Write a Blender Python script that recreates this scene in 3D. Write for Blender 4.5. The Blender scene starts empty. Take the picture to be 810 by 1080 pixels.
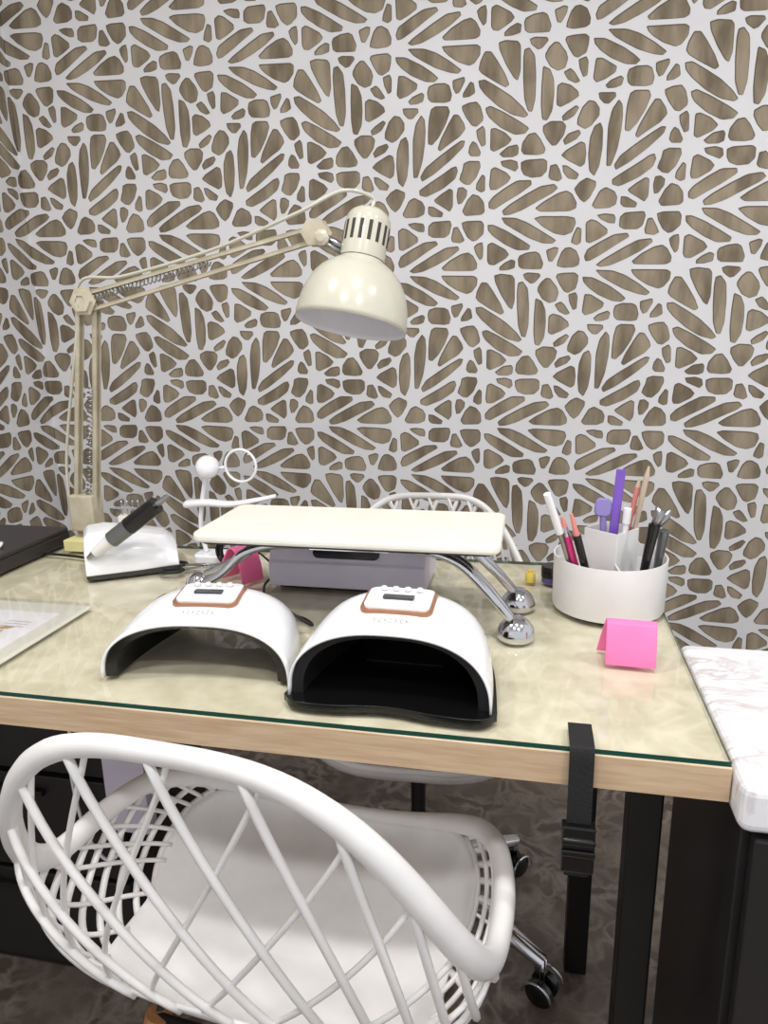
import bpy, bmesh, math, random
from mathutils import Vector, Matrix, noise
PI = math.pi
SC = bpy.context.scene
COL = SC.collection

# ------------------------------------------------------------------ camera
FPX = 749.6
PITCH, YAW, ROLL = 0.24464, 0.20976, -0.01753
def _R():
    cx, sx, cy, sy, cz, sz = math.cos(PITCH), math.sin(PITCH), math.cos(YAW), math.sin(YAW), math.cos(ROLL), math.sin(ROLL)
    return Matrix(((cz,-sz,0),(sz,cz,0),(0,0,1))) @ Matrix(((1,0,0),(0,cx,-sx),(0,sx,cx))) @ Matrix(((cy,0,sy),(0,1,0),(-sy,0,cy)))
R = _R()
def w2b(r): return Vector((r[0], r[2], -r[1]))
cam_d = bpy.data.cameras.new('camera'); cam = bpy.data.objects.new('camera', cam_d); COL.objects.link(cam)
cam_d.sensor_fit = 'VERTICAL'; cam_d.sensor_height = 24.0; cam_d.lens = FPX/1080*24.0
cam_d.clip_start = 0.01
rx, ry, rz = w2b(R[0]), -w2b(R[1]), -w2b(R[2])
m = Matrix((rx, ry, rz)).transposed().to_4x4(); m.translation = Vector((0,0,1.17))
cam.matrix_world = m
SC.camera = cam

# ------------------------------------------------------------------ light
SC.view_settings.view_transform = 'Standard'; SC.view_settings.look = 'None'
SC.view_settings.gamma = 1; SC.view_settings.use_curve_mapping = False
SC.view_settings.exposure = 0.14
wd = bpy.data.worlds.new('room_glow'); SC.world = wd; wd.use_nodes = True
wd.node_tree.nodes['Background'].inputs[0].default_value = (0.96, 0.97, 1.0, 1)
wd.node_tree.nodes['Background'].inputs[1].default_value = 0.75
LAMPS = [(0.15,0.35),(-0.35,-0.35),(0.75,-0.45),(-1.0,0.4),(1.2,0.5)]
for (x, y) in LAMPS:
    ld = bpy.data.lights.new('downlight_glow', 'AREA'); ld.shape = 'DISK'; ld.size = 0.16; ld.energy = 11; ld.color = (1,0.985,0.97)
    lo = bpy.data.objects.new('downlight_glow', ld); COL.objects.link(lo); lo.location = (x, y, 2.575)

# ------------------------------------------------------------------ helpers
def tag(o, label=None, cat=None, group=None, kind=None):
    if label: o['label'] = label
    if cat: o['category'] = cat
    if group: o['group'] = group
    if kind: o['kind'] = kind
    return o
def empty(name, loc=(0,0,0), rz=0, label=None, cat=None, group=None):
    o = bpy.data.objects.new(name, None); COL.objects.link(o); o.location = loc; o.rotation_euler = (0,0,rz)
    o.empty_display_size = .05
    return tag(o, label, cat, group)
def link(name, bm, mats, parent=None, smooth=False, loc=None, autos=None):
    me = bpy.data.meshes.new(name)
    bmesh.ops.recalc_face_normals(bm, faces=bm.faces[:])
    bm.to_mesh(me); bm.free()
    for mt in (mats if isinstance(mats, (list, tuple)) else [mats]): me.materials.append(mt)
    if smooth:
        for p in me.polygons: p.use_smooth = True
        if autos:
            try: me.set_sharp_from_angle(angle=math.radians(autos))
            except Exception: pass
    o = bpy.data.objects.new(name, me); COL.objects.link(o)
    if parent: o.parent = parent
    if loc: o.location = loc
    return o
def bevel(o, w, n=2, ang=40):
    md = o.modifiers.new('bevel', 'BEVEL'); md.width = w; md.segments = n; md.limit_method = 'ANGLE'; md.angle_limit = math.radians(ang)
    return o
def subsurf(o, n=2):
    md = o.modifiers.new('sub', 'SUBSURF'); md.levels = n; md.render_levels = n; return o
def abox(bm, x0, x1, y0, y1, z0, z1, mat=0, M=None):
    vs = [bm.verts.new((M @ Vector(p)) if M else p) for p in ((x0,y0,z0),(x1,y0,z0),(x1,y1,z0),(x0,y1,z0),(x0,y0,z1),(x1,y0,z1),(x1,y1,z1),(x0,y1,z1))]
    for f in ((0,3,2,1),(4,5,6,7),(0,1,5,4),(1,2,6,5),(2,3,7,6),(3,0,4,7)):
        bm.faces.new([vs[i] for i in f]).material_index = mat
def frame_at(d):
    d = d.normalized(); a = Vector((0,0,1)) if abs(d.z) < .95 else Vector((1,0,0))
    u = d.cross(a).normalized(); return u, u.cross(d).normalized()
def tube(bm, pts, r, n=10, cap=True, mat=0, closed=False, flat=1.0, ref=None):
    pts = [Vector(p) for p in pts]; N = len(pts); rings = []
    up = None
    for i, p in enumerate(pts):
        if closed: d = pts[(i+1) % N] - pts[i-1]
        else: d = pts[min(i+1,N-1)] - pts[max(i-1,0)]
        if d.length < 1e-9: d = Vector((0,0,1))
        d.normalize()
        if ref is not None:
            rr = ref(i) if callable(ref) else Vector(ref)
            u = d.cross(rr).normalized(); v = u.cross(d).normalized()
        elif up is None: u, v = frame_at(d)
        else:
            u = (up - d*up.dot(d)).normalized(); v = u.cross(d).normalized()
        up = u
        ri = r(i/(N-1)) if callable(r) else (r[i] if isinstance(r, (list, tuple)) else r)
        rings.append([bm.verts.new(p + u*ri*math.cos(2*PI*k/n) + v*ri*flat*math.sin(2*PI*k/n)) for k in range(n)])
    for i in range(N if closed else N-1):
        A, B = rings[i], rings[(i+1) % N]
        for k in range(n): bm.faces.new((A[k], A[(k+1) % n], B[(k+1) % n], B[k])).material_index = mat
    if cap and not closed:
        bm.faces.new(rings[0][::-1]).material_index = mat; bm.faces.new(rings[-1]).material_index = mat
def lathe(bm, prof, n=32, M=None, mat=0, closed=False):
    rings = []
    for r, z in prof:
        if r < 1e-6:
            p = Vector((0,0,z)); rings.append([bm.verts.new(M @ p if M else p)])
        else:
            rr = []
            for k in range(n):
                p = Vector((r*math.cos(2*PI*k/n), r*math.sin(2*PI*k/n), z)); rr.append(bm.verts.new(M @ p if M else p))
            rings.append(rr)
    for i in range(len(rings) if closed else len(rings)-1):
        A, B = rings[i], rings[(i+1) % len(rings)]
        for k in range(n):
            a0, a1 = A[k % len(A)], A[(k+1) % len(A)]; b0, b1 = B[k % len(B)], B[(k+1) % len(B)]
            q = [a0, a1, b1, b0]; q2 = []
            for v in q:
                if v not in q2: q2.append(v)
            if len(q2) > 2:
                try: bm.faces.new(q2).material_index = mat
                except ValueError: pass
def axisM(o, d, spin=0):
    d = Vector(d).normalized(); q = Vector((0,0,1)).rotation_difference(d)
    return Matrix.Translation(Vector(o)) @ q.to_matrix().to_4x4() @ Matrix.Rotation(spin, 4, 'Z')
def bez(p0, p1, p2, p3, n=16):
    P = [Vector(p) for p in (p0,p1,p2,p3)]
    return [P[0]*(1-t)**3 + P[1]*3*t*(1-t)**2 + P[2]*3*t*t*(1-t) + P[3]*t**3 for t in [i/n for i in range(n+1)]]
def crom(pts, n=8, closed=False):
    P = [Vector(p) for p in pts]; out = []; N = len(P)
    rng = range(N) if closed else range(N-1)
    for i in rng:
        if closed: a, b, c, d = P[i-1], P[i], P[(i+1) % N], P[(i+2) % N]
        else: a, b, c, d = P[max(i-1,0)], P[i], P[i+1], P[min(i+2,N-1)]
        for k in range(n):
            t = k/n
            out.append(0.5*((2*b) + (c-a)*t + (2*a-5*b+4*c-d)*t*t + (3*b-3*c+d-a)*t**3))
    if not closed: out.append(P[-1])
    return out
def prism(bm, poly, z0, z1, M=None, mat=0):
    f = lambda x, y, z: (M @ Vector((x,y,z))) if M else Vector((x,y,z))
    lo = [bm.verts.new(f(x,y,z0)) for x, y in poly]; hi = [bm.verts.new(f(x,y,z1)) for x, y in poly]
    n = len(poly)
    bm.faces.new(lo[::-1]).material_index = mat; bm.faces.new(hi).material_index = mat
    for i in range(n): bm.faces.new((lo[i], lo[(i+1) % n], hi[(i+1) % n], hi[i])).material_index = mat
def rrect(w, h, r, n=5, cx=0, cy=0):
    out = []
    for sx, sy, a0 in ((1,1,0),(-1,1,PI/2),(-1,-1,PI),(1,-1,3*PI/2)):
        for k in range(n+1):
            a = a0 + k/n*PI/2; out.append((cx+sx*(w/2-r)+r*math.cos(a), cy+sy*(h/2-r)+r*math.sin(a)))
    return out

# ------------------------------------------------------------------ materials
def srgb(c):
    return tuple(((v/255)/12.92 if v/255 <= .04045 else ((v/255+.055)/1.055)**2.4) for v in c) + (1,)
def pm(name, rgb, rough=.5, metal=0, noise_amt=0, scale=20, bump=0, spec=.5, trans=0, coat=0, rgb2=None, stretch=(1,1,1), detail=4):
    mt = bpy.data.materials.new(name); mt.use_nodes = True; nt = mt.node_tree; b = nt.nodes['Principled BSDF']
    c = srgb(rgb); b.inputs['Base Color'].default_value = c; b.inputs['Roughness'].default_value = rough; b.inputs['Metallic'].default_value = metal
    b.inputs['Specular IOR Level'].default_value = spec; b.inputs['Transmission Weight'].default_value = trans; b.inputs['Coat Weight'].default_value = coat
    tc = nt.nodes.new('ShaderNodeTexCoord'); mp = nt.nodes.new('ShaderNodeMapping'); mp.inputs['Scale'].default_value = stretch
    nt.links.new(tc.outputs['Object'], mp.inputs[0])
    nz = nt.nodes.new('ShaderNodeTexNoise'); nz.inputs['Scale'].default_value = scale; nz.inputs['Detail'].default_value = detail
    nt.links.new(mp.outputs[0], nz.inputs['Vector'])
    cr = nt.nodes.new('ShaderNodeValToRGB')
    if rgb2 is None: rgb2 = tuple(max(0, v*(1-max(noise_amt,.03))) for v in rgb)
    cr.color_ramp.elements[0].position = .35; cr.color_ramp.elements[1].position = .65
    cr.color_ramp.elements[0].color = srgb(rgb2); cr.color_ramp.elements[1].color = c
    nt.links.new(nz.outputs['Fac'], cr.inputs[0]); nt.links.new(cr.outputs[0], b.inputs['Base Color'])
    if bump:
        bp = nt.nodes.new('ShaderNodeBump'); bp.inputs['Strength'].default_value = bump; bp.inputs['Distance'].default_value = .002
        nt.links.new(nz.outputs['Fac'], bp.inputs['Height']); nt.links.new(bp.outputs[0], b.inputs['Normal'])
    return mt
M = {}
M['paper_white'] = pm('wallpaper_lattice_white', (231,230,233), .75, noise_amt=.02, scale=3, spec=.25)
M['paper_brown'] = pm('wallpaper_wood_print', (162,149,128), .75, rgb2=(116,104,87), scale=8, stretch=(3,3,.9), spec=.25)
M['paper_dark'] = pm('wallpaper_print_outline', (104,92,80), .75, scale=8, spec=.25)
M['ceiling'] = pm('ceiling_paint', (235,235,233), .9)
M['oak'] = pm('light_oak_laminate', (214,188,156), .5, rgb2=(196,166,132), scale=14, stretch=(1,12,12))
M['cloth_top'] = pm('beige_desk_laminate', (227,220,199), .6, rgb2=(205,198,173), scale=26)
M['white_plastic'] = pm('white_plastic', (236,235,234), .35, noise_amt=.01)
M['white_gloss'] = pm('white_gloss_plastic', (244,245,248), .18, noise_amt=.01, coat=.3)
M['black_gloss'] = pm('black_gloss_plastic', (14,14,15), .2)
M['black_matt'] = pm('black_matt_plastic', (22,22,23), .55)
M['black_cab'] = pm('black_cabinet_laminate', (34,33,34), .4, rgb2=(28,27,28), scale=4)
M['black_metal'] = pm('black_powder_coated_steel', (20,20,21), .45)
M['strap'] = pm('black_webbing', (26,26,27), .8, scale=300, bump=.4)
M['cream_enamel'] = pm('cream_enamel', (207,205,188), .2, noise_amt=.02, coat=.4)
M['cream_steel'] = pm('aged_cream_steel', (205,197,176), .35, rgb2=(182,172,150), scale=25)
M['shade_inside'] = pm('white_reflector', (225,224,230), .5)
M['dark_slot'] = pm('dark_recess', (60,58,52), .7)
M['leather'] = pm('cream_leatherette', (243,240,228), .5, noise_amt=.02, scale=12, bump=.08)
M['chrome'] = pm('chrome', (215,216,222), .12, metal=1)
M['steel'] = pm('brushed_steel', (170,170,172), .3, metal=1)
M['rose'] = pm('rose_gold_trim', (190,140,110), .3, metal=.6)
M['lcd'] = pm('grey_display_window', (70,76,80), .2)
M['grey_print'] = pm('grey_print', (186,189,195), .5)
M['lilac_box'] = pm('grey_lilac_plastic', (222,218,236), .4)
M['pink_hot'] = pm('hot_pink_card', (255,128,188), .55)
M['pink_deep'] = pm('deep_pink_card', (252,120,172), .55)
M['purple'] = pm('purple_plastic', (128,92,196), .35)
M['lavender'] = pm('lavender_plastic', (140,128,190), .45)
M['magenta'] = pm('magenta_handle', (214,52,122), .35)
M['salmon'] = pm('salmon_grip', (225,140,130), .45)
M['beige'] = pm('bare_wood_stick', (206,186,166), .6)
M['grey_knurl'] = pm('grey_knurled_metal', (120,122,124), .35, metal=.7, scale=400, bump=.5)
M['yellow'] = pm('yellow_plastic', (226,196,90), .4)
M['yellow_pad'] = pm('pale_yellow_pad', (226,218,160), .6)
M['navy'] = pm('indigo_glass', (76,62,130), .15, coat=.5)
M['paper'] = pm('white_paper', (238,238,240), .6)
M['gold'] = pm('gold_foil_print', (196,160,108), .45)
M['wood_leg'] = pm('beech_wood', (196,140,88), .45, rgb2=(176,120,72), scale=12, stretch=(8,8,1))
M['dark_box'] = pm('charcoal_case', (46,43,45), .4)
def marble(name, base, vein, scale, rough, lo=.46, hi=.54, extra=None, dist=6):
    mt = bpy.data.materials.new(name); mt.use_nodes = True; nt = mt.node_tree; b = nt.nodes['Principled BSDF']; b.inputs['Roughness'].default_value = rough
    tc = nt.nodes.new('ShaderNodeTexCoord'); n1 = nt.nodes.new('ShaderNodeTexNoise'); n1.inputs['Scale'].default_value = scale; n1.inputs['Detail'].default_value = 8; n1.inputs['Distortion'].default_value = dist*.2
    mp = nt.nodes.new('ShaderNodeMapping'); nt.links.new(tc.outputs['Object'], mp.inputs[0]); nt.links.new(mp.outputs[0], n1.inputs['Vector'])
    cr = nt.nodes.new('ShaderNodeValToRGB'); e = cr.color_ramp.elements
    e[0].position = lo; e[0].color = srgb(base); e[1].position = hi; e[1].color = srgb(base)
    mid = e.new((lo+hi)/2); mid.color = srgb(vein)
    nt.links.new(n1.outputs['Fac'], cr.inputs[0]); nt.links.new(cr.outputs[0], b.inputs['Base Color'])
    if extra:
        n2 = nt.nodes.new('ShaderNodeTexNoise'); n2.inputs['Scale'].default_value = scale*.5; n2.inputs['Detail'].default_value = 6
        nt.links.new(mp.outputs[0], n2.inputs['Vector'])
        mx = nt.nodes.new('ShaderNodeMix'); mx.data_type = 'RGBA'; mx.blend_type = 'MIX'
        c2 = nt.nodes.new('ShaderNodeValToRGB'); c2.color_ramp.elements[0].position = .4; c2.color_ramp.elements[1].position = .6
        c2.color_ramp.elements[0].color = (0,0,0,1); c2.color_ramp.elements[1].color = (.8,.8,.8,1)
        nt.links.new(n2.outputs['Fac'], c2.inputs[0]); nt.links.new(c2.outputs[0], mx.inputs['Factor'])
        nt.links.new(cr.outputs[0], mx.inputs['A']); mx.inputs['B'].default_value = srgb(extra); nt.links.new(mx.outputs['Result'], b.inputs['Base Color'])
    return mt, mp
M['marble'], _mp = marble('white_marble_film', (240,240,244), (196,189,188), 9, .35, .44, .56, (232,231,235)); _mp.inputs['Scale'].default_value = (1.0,2.6,1.6); _mp.inputs['Rotation'].default_value = (0,0,.3)
M['floor'], _mp = marble('brown_marble_floor', (90,79,70), (140,129,119), 16, .22, .40, .62, (104,93,84), 3)
def glassy(name, tint, edge, rough=.02, ior=1.5):
    """clear sheet: light passes with a slight tint, the faces reflect by fresnel"""
    mt = bpy.data.materials.new(name); mt.use_nodes = True; nt = mt.node_tree
    for n in list(nt.nodes): nt.nodes.remove(n)
    out = nt.nodes.new('ShaderNodeOutputMaterial'); mx = nt.nodes.new('ShaderNodeMixShader'); tr = nt.nodes.new('ShaderNodeBsdfTransparent'); gl = nt.nodes.new('ShaderNodeBsdfGlossy'); fr = nt.nodes.new('ShaderNodeFresnel')
    fr.inputs[0].default_value = ior; tr.inputs[0].default_value = tint; gl.inputs['Roughness'].default_value = rough
    ge = nt.nodes.new('ShaderNodeNewGeometry'); iv = nt.nodes.new('ShaderNodeMath'); iv.operation = 'SUBTRACT'; iv.inputs[0].default_value = 1; nt.links.new(ge.outputs['Backfacing'], iv.inputs[1])
    mu = nt.nodes.new('ShaderNodeMath'); mu.operation = 'MULTIPLY'; nt.links.new(fr.outputs[0], mu.inputs[0]); nt.links.new(iv.outputs[0], mu.inputs[1])
    nt.links.new(mu.outputs[0], mx.inputs[0]); nt.links.new(tr.outputs[0], mx.inputs[1]); nt.links.new(gl.outputs[0], mx.inputs[2]); nt.links.new(mx.outputs[0], out.inputs[0])
    return mt
M['glass'] = glassy('clear_glass', (.985,.985,.975,1), None, .03, 1.5)
M['glass_edge'] = pm('green_glass_edge', (24,74,62), .15)
M['acrylic'] = glassy('clear_acrylic', (.97,.97,.97,1), None, .05, 1.45)
# ------------------------------------------------------------------ room
WY, WX, CH = 1.95, -1.46, 2.6
TA, TB, TX, TZ = 0.47447, 0.53329, -0.15685, 0.68052+1.17
TILE = [[tuple(map(int, p.split(','))) for p in l.split()] for l in '''-205,34 -199,49 -173,64 -138,81 -109,83 -106,78 -132,63 -167,41 -193,27 -202,26
-173,14 -161,23 -115,49 -81,66 -52,68 -50,63 -75,45 -109,28 -144,14 -167,11
-89,19 -69,35 -41,49 -24,52 -13,44 -3,26 -4,16 -12,12 -52,13 -86,15
-89,-3 -58,-4 -9,-6 -2,-11 -3,-26 -15,-41 -26,-45 -52,-35 -75,-20 -86,-9
-173,-1 -138,-4 -109,-15 -75,-36 -49,-56 -54,-60 -74,-56 -109,-43 -138,-27 -161,-13
-206,-17 -185,-19 -144,-40 -118,-58 -106,-69 -112,-74 -133,-72 -168,-56 -191,-39 -204,-25
-200,-59 -188,-60 -157,-79 -159,-88 -180,-100 -198,-105 -204,-98
-174,-116 -165,-108 -144,-101 -140,-105 -143,-116 -156,-120 -171,-120
-124,-88 -109,-83 -86,-84 -77,-89 -71,-108 -74,-120 -86,-122 -118,-119 -125,-112 -127,-99
-64,-79 -40,-74 -39,-80 -51,-102 -57,-104 -63,-93
-22,-86 -17,-89 -14,-107 -25,-113 -38,-114 -38,-108
-239,-58 -226,-54 -222,-62 -223,-89 -228,-91 -236,-74
-189,-133 -156,-135 -155,-141 -168,-153 -177,-152 -187,-142
-213,-148 -201,-151 -191,-165 -191,-179 -208,-199 -220,-204 -236,-195 -236,-184 -226,-160
-145,-153 -139,-161 -137,-185 -139,-217 -145,-255 -157,-290 -163,-290 -164,-259 -164,-205 -157,-170
-118,-139 -109,-134 -80,-136 -76,-147 -86,-173 -103,-201 -118,-216 -125,-214 -125,-186 -123,-160
-62,-156 -53,-157 -40,-176 -37,-187 -50,-202 -74,-216 -97,-231 -100,-228 -94,-210 -74,-174
-40,-137 -25,-132 -8,-131 1,-142 7,-164 6,-171 -7,-181 -16,-179 -30,-161 -39,-144
-4,-194 8,-187 12,-193 14,-225 8,-227 -1,-210
31,-194 39,-193 63,-205 77,-219 69,-228 38,-241 31,-237
0,-85 12,-84 40,-101 75,-124 103,-150 115,-166 110,-169 81,-161 47,-140 15,-112 2,-96
18,-146 27,-143 59,-159 99,-183 118,-197 111,-205 88,-206 54,-188 27,-165 20,-154
13,-23 25,-24 39,-43 59,-75 68,-96 63,-99 34,-83 6,-65 0,-57 3,-42
47,-6 61,-3 88,-7 94,-15 95,-68 90,-85 85,-82 67,-55 50,-21
108,-26 116,-24 128,-40 132,-81 132,-131 126,-157 120,-156 111,-130 107,-84 106,-43
153,-67 165,-73 174,-94 176,-125 173,-160 163,-179 155,-177 151,-148 151,-102
28,70 37,74 70,56 77,46 71,39 43,24 32,26 28,33
1,73 10,75 12,64 11,42 7,39 -2,53 -6,67
60,15 71,24 87,31 94,28 93,15 77,11 60,11
109,40 125,46 146,48 155,43 164,21 161,11 148,11 115,13 108,18 106,33
121,-5 129,-2 156,-5 158,-9 146,-22 138,-24 124,-13
176,-17 184,-18 201,-39 205,-52 200,-69 186,-73 170,-64 158,-45 158,-38 165,-26
176,51 194,57 200,55 198,44 188,28 182,29
203,-81 214,-76 222,-83 234,-101 228,-103 212,-95
188,-110 196,-105 215,-111 232,-125 234,-133 217,-143 195,-152 188,-148
202,-177 212,-168 231,-157 235,-160 226,-174 213,-181 204,-183
158,-195 174,-187 199,-189 207,-198 203,-216 187,-236 179,-236 167,-222 158,-205
221,54 231,55 245,47 253,29 252,17 244,13 218,12 204,16 205,24 213,45
205,-8 218,-6 245,-6 252,-12 251,-26 247,-41 231,-49 223,-46 212,-30 203,-12
207,-229 217,-217 239,-211 242,-216 234,-226 218,-233 210,-236
-196,-204 -186,-199 -181,-210 -180,-251 -185,-290 -194,-309 -203,-300 -207,-266 -205,-228
-38,-217 -41,-227 -73,-255 -115,-285 -142,-299 -145,-292 -133,-273 -97,-248 -62,-226 -44,-216
-58,-275 -55,-283 -61,-299 -91,-320 -133,-337 -147,-333 -148,-325 -127,-312 -91,-292 -67,-277
109,-229 122,-212 136,-210 148,-224 160,-246 157,-253 141,-255 112,-252 107,-245
55,-250 72,-237 92,-234 95,-239 94,-252 84,-256 61,-255
58,-269 78,-267 93,-272 95,-284 90,-289 79,-284 61,-276
107,-274 118,-270 158,-270 165,-275 165,-294 154,-305 131,-306 114,-299 108,-288
178,-286 189,-284 196,-295 202,-314 196,-318 179,-313 175,-308 177,-294
205,-262 213,-254 246,-237 254,-241 257,-262 255,-283 248,-288 220,-273
208,-288 215,-289 242,-308 238,-316 221,-313 210,-299
-236,-340 -225,-327 -210,-319 -191,-328 -191,-337 -204,-361 -214,-369 -222,-363 -232,-349
-192,-379 -176,-349 -164,-343 -145,-353 -139,-365 -141,-379 -155,-385 -186,-385
-109,-349 -91,-336 -73,-326 -67,-329 -67,-365 -73,-374 -88,-364 -106,-353
-125,-366 -115,-367 -92,-381 -94,-387 -118,-385 -125,-379
-49,-325 -40,-324 -31,-331 -32,-342 -43,-357 -49,-358 -52,-341
-37,-378 -25,-354 -13,-342 1,-347 12,-361 14,-381 8,-386 -31,-387
-38,-284 -35,-268 -23,-264 0,-266 2,-276 -8,-300 -23,-314 -34,-312 -45,-303 -42,-292
-2,-316 10,-298 14,-301 14,-331 7,-333 -3,-327
-21,-229 -15,-220 -8,-224 2,-244 0,-249 -18,-248 -23,-242
33,-286 41,-282 68,-296 77,-306 71,-315 45,-329 33,-329 30,-321
29,-362 40,-349 68,-331 97,-316 128,-317 129,-324 103,-341 69,-359 40,-375 30,-372
64,-383 81,-370 121,-348 155,-332 186,-329 192,-336 183,-344 150,-360 110,-380 82,-389 67,-390
147,-380 162,-369 198,-350 217,-346 229,-353 240,-373 239,-383 225,-388 156,-386
146,-405 157,-402 220,-405 237,-409 240,-419 233,-438 216,-444 193,-439 163,-421
64,-401 94,-403 123,-415 164,-440 192,-458 188,-462 165,-461 130,-447 94,-426 70,-411
28,-417 38,-417 71,-432 107,-454 130,-469 128,-475 101,-475 72,-461 42,-440 29,-426
-124,-411 -115,-403 -73,-402 -70,-410 -75,-430 -85,-437 -115,-436 -125,-430 -125,-419
-176,-405 -164,-403 -143,-406 -140,-413 -141,-421 -152,-420 -170,-411
-38,-408 -27,-405 8,-406 13,-414 12,-434 -3,-447 -12,-449 -24,-440 -35,-420
-60,-419 -53,-418 -42,-437 -37,-448 -45,-452 -63,-449 -65,-442
-205,-421 -195,-415 -183,-419 -158,-438 -158,-446 -177,-457 -196,-465 -203,-462
-236,-452 -227,-432 -220,-435 -220,-464 -227,-468 -238,-463'''.split('\n')]
def chaikin(p, c=.25):
    out = []
    n = len(p)
    for i in range(n):
        a, b = p[i], p[(i+1) % n]
        out.append((a[0]*(1-c)+b[0]*c, a[1]*(1-c)+b[1]*c)); out.append((a[0]*c+b[0]*(1-c), a[1]*c+b[1]*(1-c)))
    return out
def grow(p, d):
    n = len(p); A = sum(p[i-1][0]*p[i][1]-p[i][0]*p[i-1][1] for i in range(n))
    s = 1 if A > 0 else -1; out = []
    for i in range(n):
        a, b, c = p[i-1], p[i], p[(i+1) % n]
        n1 = Vector((b[1]-a[1], a[0]-b[0])).normalized()*s; n2 = Vector((c[1]-b[1], b[0]-c[0])).normalized()*s
        m_ = (n1+n2).normalized(); k = d/max(.42, m_.dot(n1)); out.append((b[0]+m_.x*k, b[1]+m_.y*k))
    return out
CELLS = []
for poly in TILE:
    q = [(x/1000, z/1000) for x, z in poly]
    cx = (min(p[0] for p in q)+max(p[0] for p in q))/2; cz = (min(p[1] for p in q)+max(p[1] for p in q))/2
    q = chaikin(grow(q, .0031), .12)
    CELLS.append((cx, cz, q))
def clip_poly(p, lo, hi, ax):
    for s, lim in ((1, lo), (-1, -hi)):
        out = []
        for i in range(len(p)):
            a, b = p[i-1], p[i]; da, db = s*a[ax]-lim, s*b[ax]-lim
            if (da >= 0) != (db >= 0):
                t = da/(da-db); out.append((a[0]+(b[0]-a[0])*t, a[1]+(b[1]-a[1])*t))
            if db >= 0: out.append(b)
        p = out
        if len(p) < 3: return []
    return p
def wallpaper(name, u0, u1, z0, z1, to3, back):
    """one wall: solid slab with the printed lattice wallpaper on its room side"""
    bm = bmesh.new()
    def face(pts, d, mat):
        try: bm.faces.new([bm.verts.new(to3(u, z, d)) for u, z in pts]).material_index = mat
        except ValueError: pass
    vs = [bm.verts.new(to3(u, z, d)) for d in (0, back) for u, z in ((u0,z0),(u1,z0),(u1,z1),(u0,z1))]
    for f in ((0,1,2,3),(4,5,6,7),(0,1,5,4),(1,2,6,5),(2,3,7,6),(3,0,4,7)): bm.faces.new([vs[i] for i in f]).material_index = 0
    for i in range(int((u0-TX)/TA)-2, int((u1-TX)/TA)+3):
        for j in range(int((z0-TZ)/TB)-2, int((z1-TZ)/TB)+3):
            for cx, cz, q in CELLS:
                ox, oz = TX+i*TA, TZ+j*TB
                P = clip_poly(clip_poly([(x+ox, z+oz) for x, z in q], u0, u1, 0), z0, z1, 1)
                if len(P) < 3: continue
                face(P, -.0004, 2)
                P2 = clip_poly(clip_poly([(x+.0007, z-.0012) for x, z in grow(P, -.0018)], u0, u1, 0), z0, z1, 1)
                if len(P2) > 2: face(P2, -.0008, 1)
    me = bpy.data.meshes.new(name); bm.to_mesh(me); bm.free()
    for k in ('paper_white','paper_brown','paper_dark'): me.materials.append(M[k])
    o = bpy.data.objects.new(name, me); COL.objects.link(o); o['kind'] = 'structure'
    return o
wallpaper('wall_back', WX, 2.0, 0, CH, lambda u, z, d: (u, WY+d, z), .1)
wallpaper('wall_left', WX-(WY+0.6), WX, 0, CH, lambda u, z, d: (WX-d, WY+(u-WX), z), .1)
bm = bmesh.new(); abox(bm, WX-.1, 2.6, -2.2, WY+.1, -.05, 0); tag(link('floor', bm, M['floor']), kind='structure')
bm = bmesh.new(); abox(bm, WX-.1, 2.0, -1.2, WY+.1, CH, CH+.05); tag(link('ceiling', bm, M['ceiling']), kind='structure')

# ------------------------------------------------------------------ desk
DX0, DX1, DY0, DY1, DT = -1.20, 0.206, 0.682, 1.305, 0.75
desk = empty('desk', (-.5, 1.0, 0), 0, 'long light oak desk with beige top and black steel legs', 'desk')
def at0(p, o): return (p[0]-o[0], p[1]-o[1], p[2]-o[2])
dM = Matrix.Translation((.5, -1.0, 0))
bm = bmesh.new(); abox(bm, DX0, DX1, DY0, DY1, DT-.045, DT-.006, M=dM)
for f in bm.faces:
    if f.calc_center_median().z > DT-.0065: f.material_index = 1
bevel(link('desk_top', bm, [M['oak'], M['cloth_top']], desk), .0008, 1)
for x, y in ((.11,1.15),(.15,.82),(-1.12,1.15),(-1.12,.82)):
    bm = bmesh.new(); abox(bm, x-.02, x+.02, y-.02, y+.02, 0.0, DT-.045, M=dM); bevel(link('leg', bm, M['black_metal'], desk), .003)
bm = bmesh.new(); abox(bm, .115, .145, .84, 1.13, DT-.085, DT-.046, M=dM); link('leg_rail', bm, M['black_metal'], desk)
bm = bmesh.new(); abox(bm, -1.135, -1.105, .84, 1.13, DT-.085, DT-.046, M=dM); link('leg_rail', bm, M['black_metal'], desk)
# glass sheet
bm = bmesh.new(); abox(bm, DX0+.002, DX1-.001, DY0+.002, DY1-.002, DT-.0055, DT)
bm.normal_update()
for f in bm.faces: f.material_index = 0 if abs(f.normal.z) > .5 else 1
tag(link('glass_sheet', bm, [M['glass'], M['glass_edge']]), 'clear glass sheet with green edge covering the oak desk', 'glass top')

# black drawer unit under the desk at the left
cb = empty('drawer_unit', (-1.0,1.12,0), 0, 'black drawer unit standing under the left end of the desk', 'cabinet')
bm = bmesh.new(); abox(bm, -.098, .33, -.155, .12, .0, .66); bevel(link('body', bm, M['black_cab'], cb), .003)
for k in range(3):
    bm = bmesh.new(); abox(bm, -.09, .322, -.172, -.156, .03+k*.205, .225+k*.205); d = bevel(link('drawer', bm, M['black_cab'], cb), .002)
    bm = bmesh.new(); abox(bm, .05, .18, -.182, -.173, .19+k*.205, .20+k*.205); link('handle', bm, M['black_metal'], d)

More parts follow.
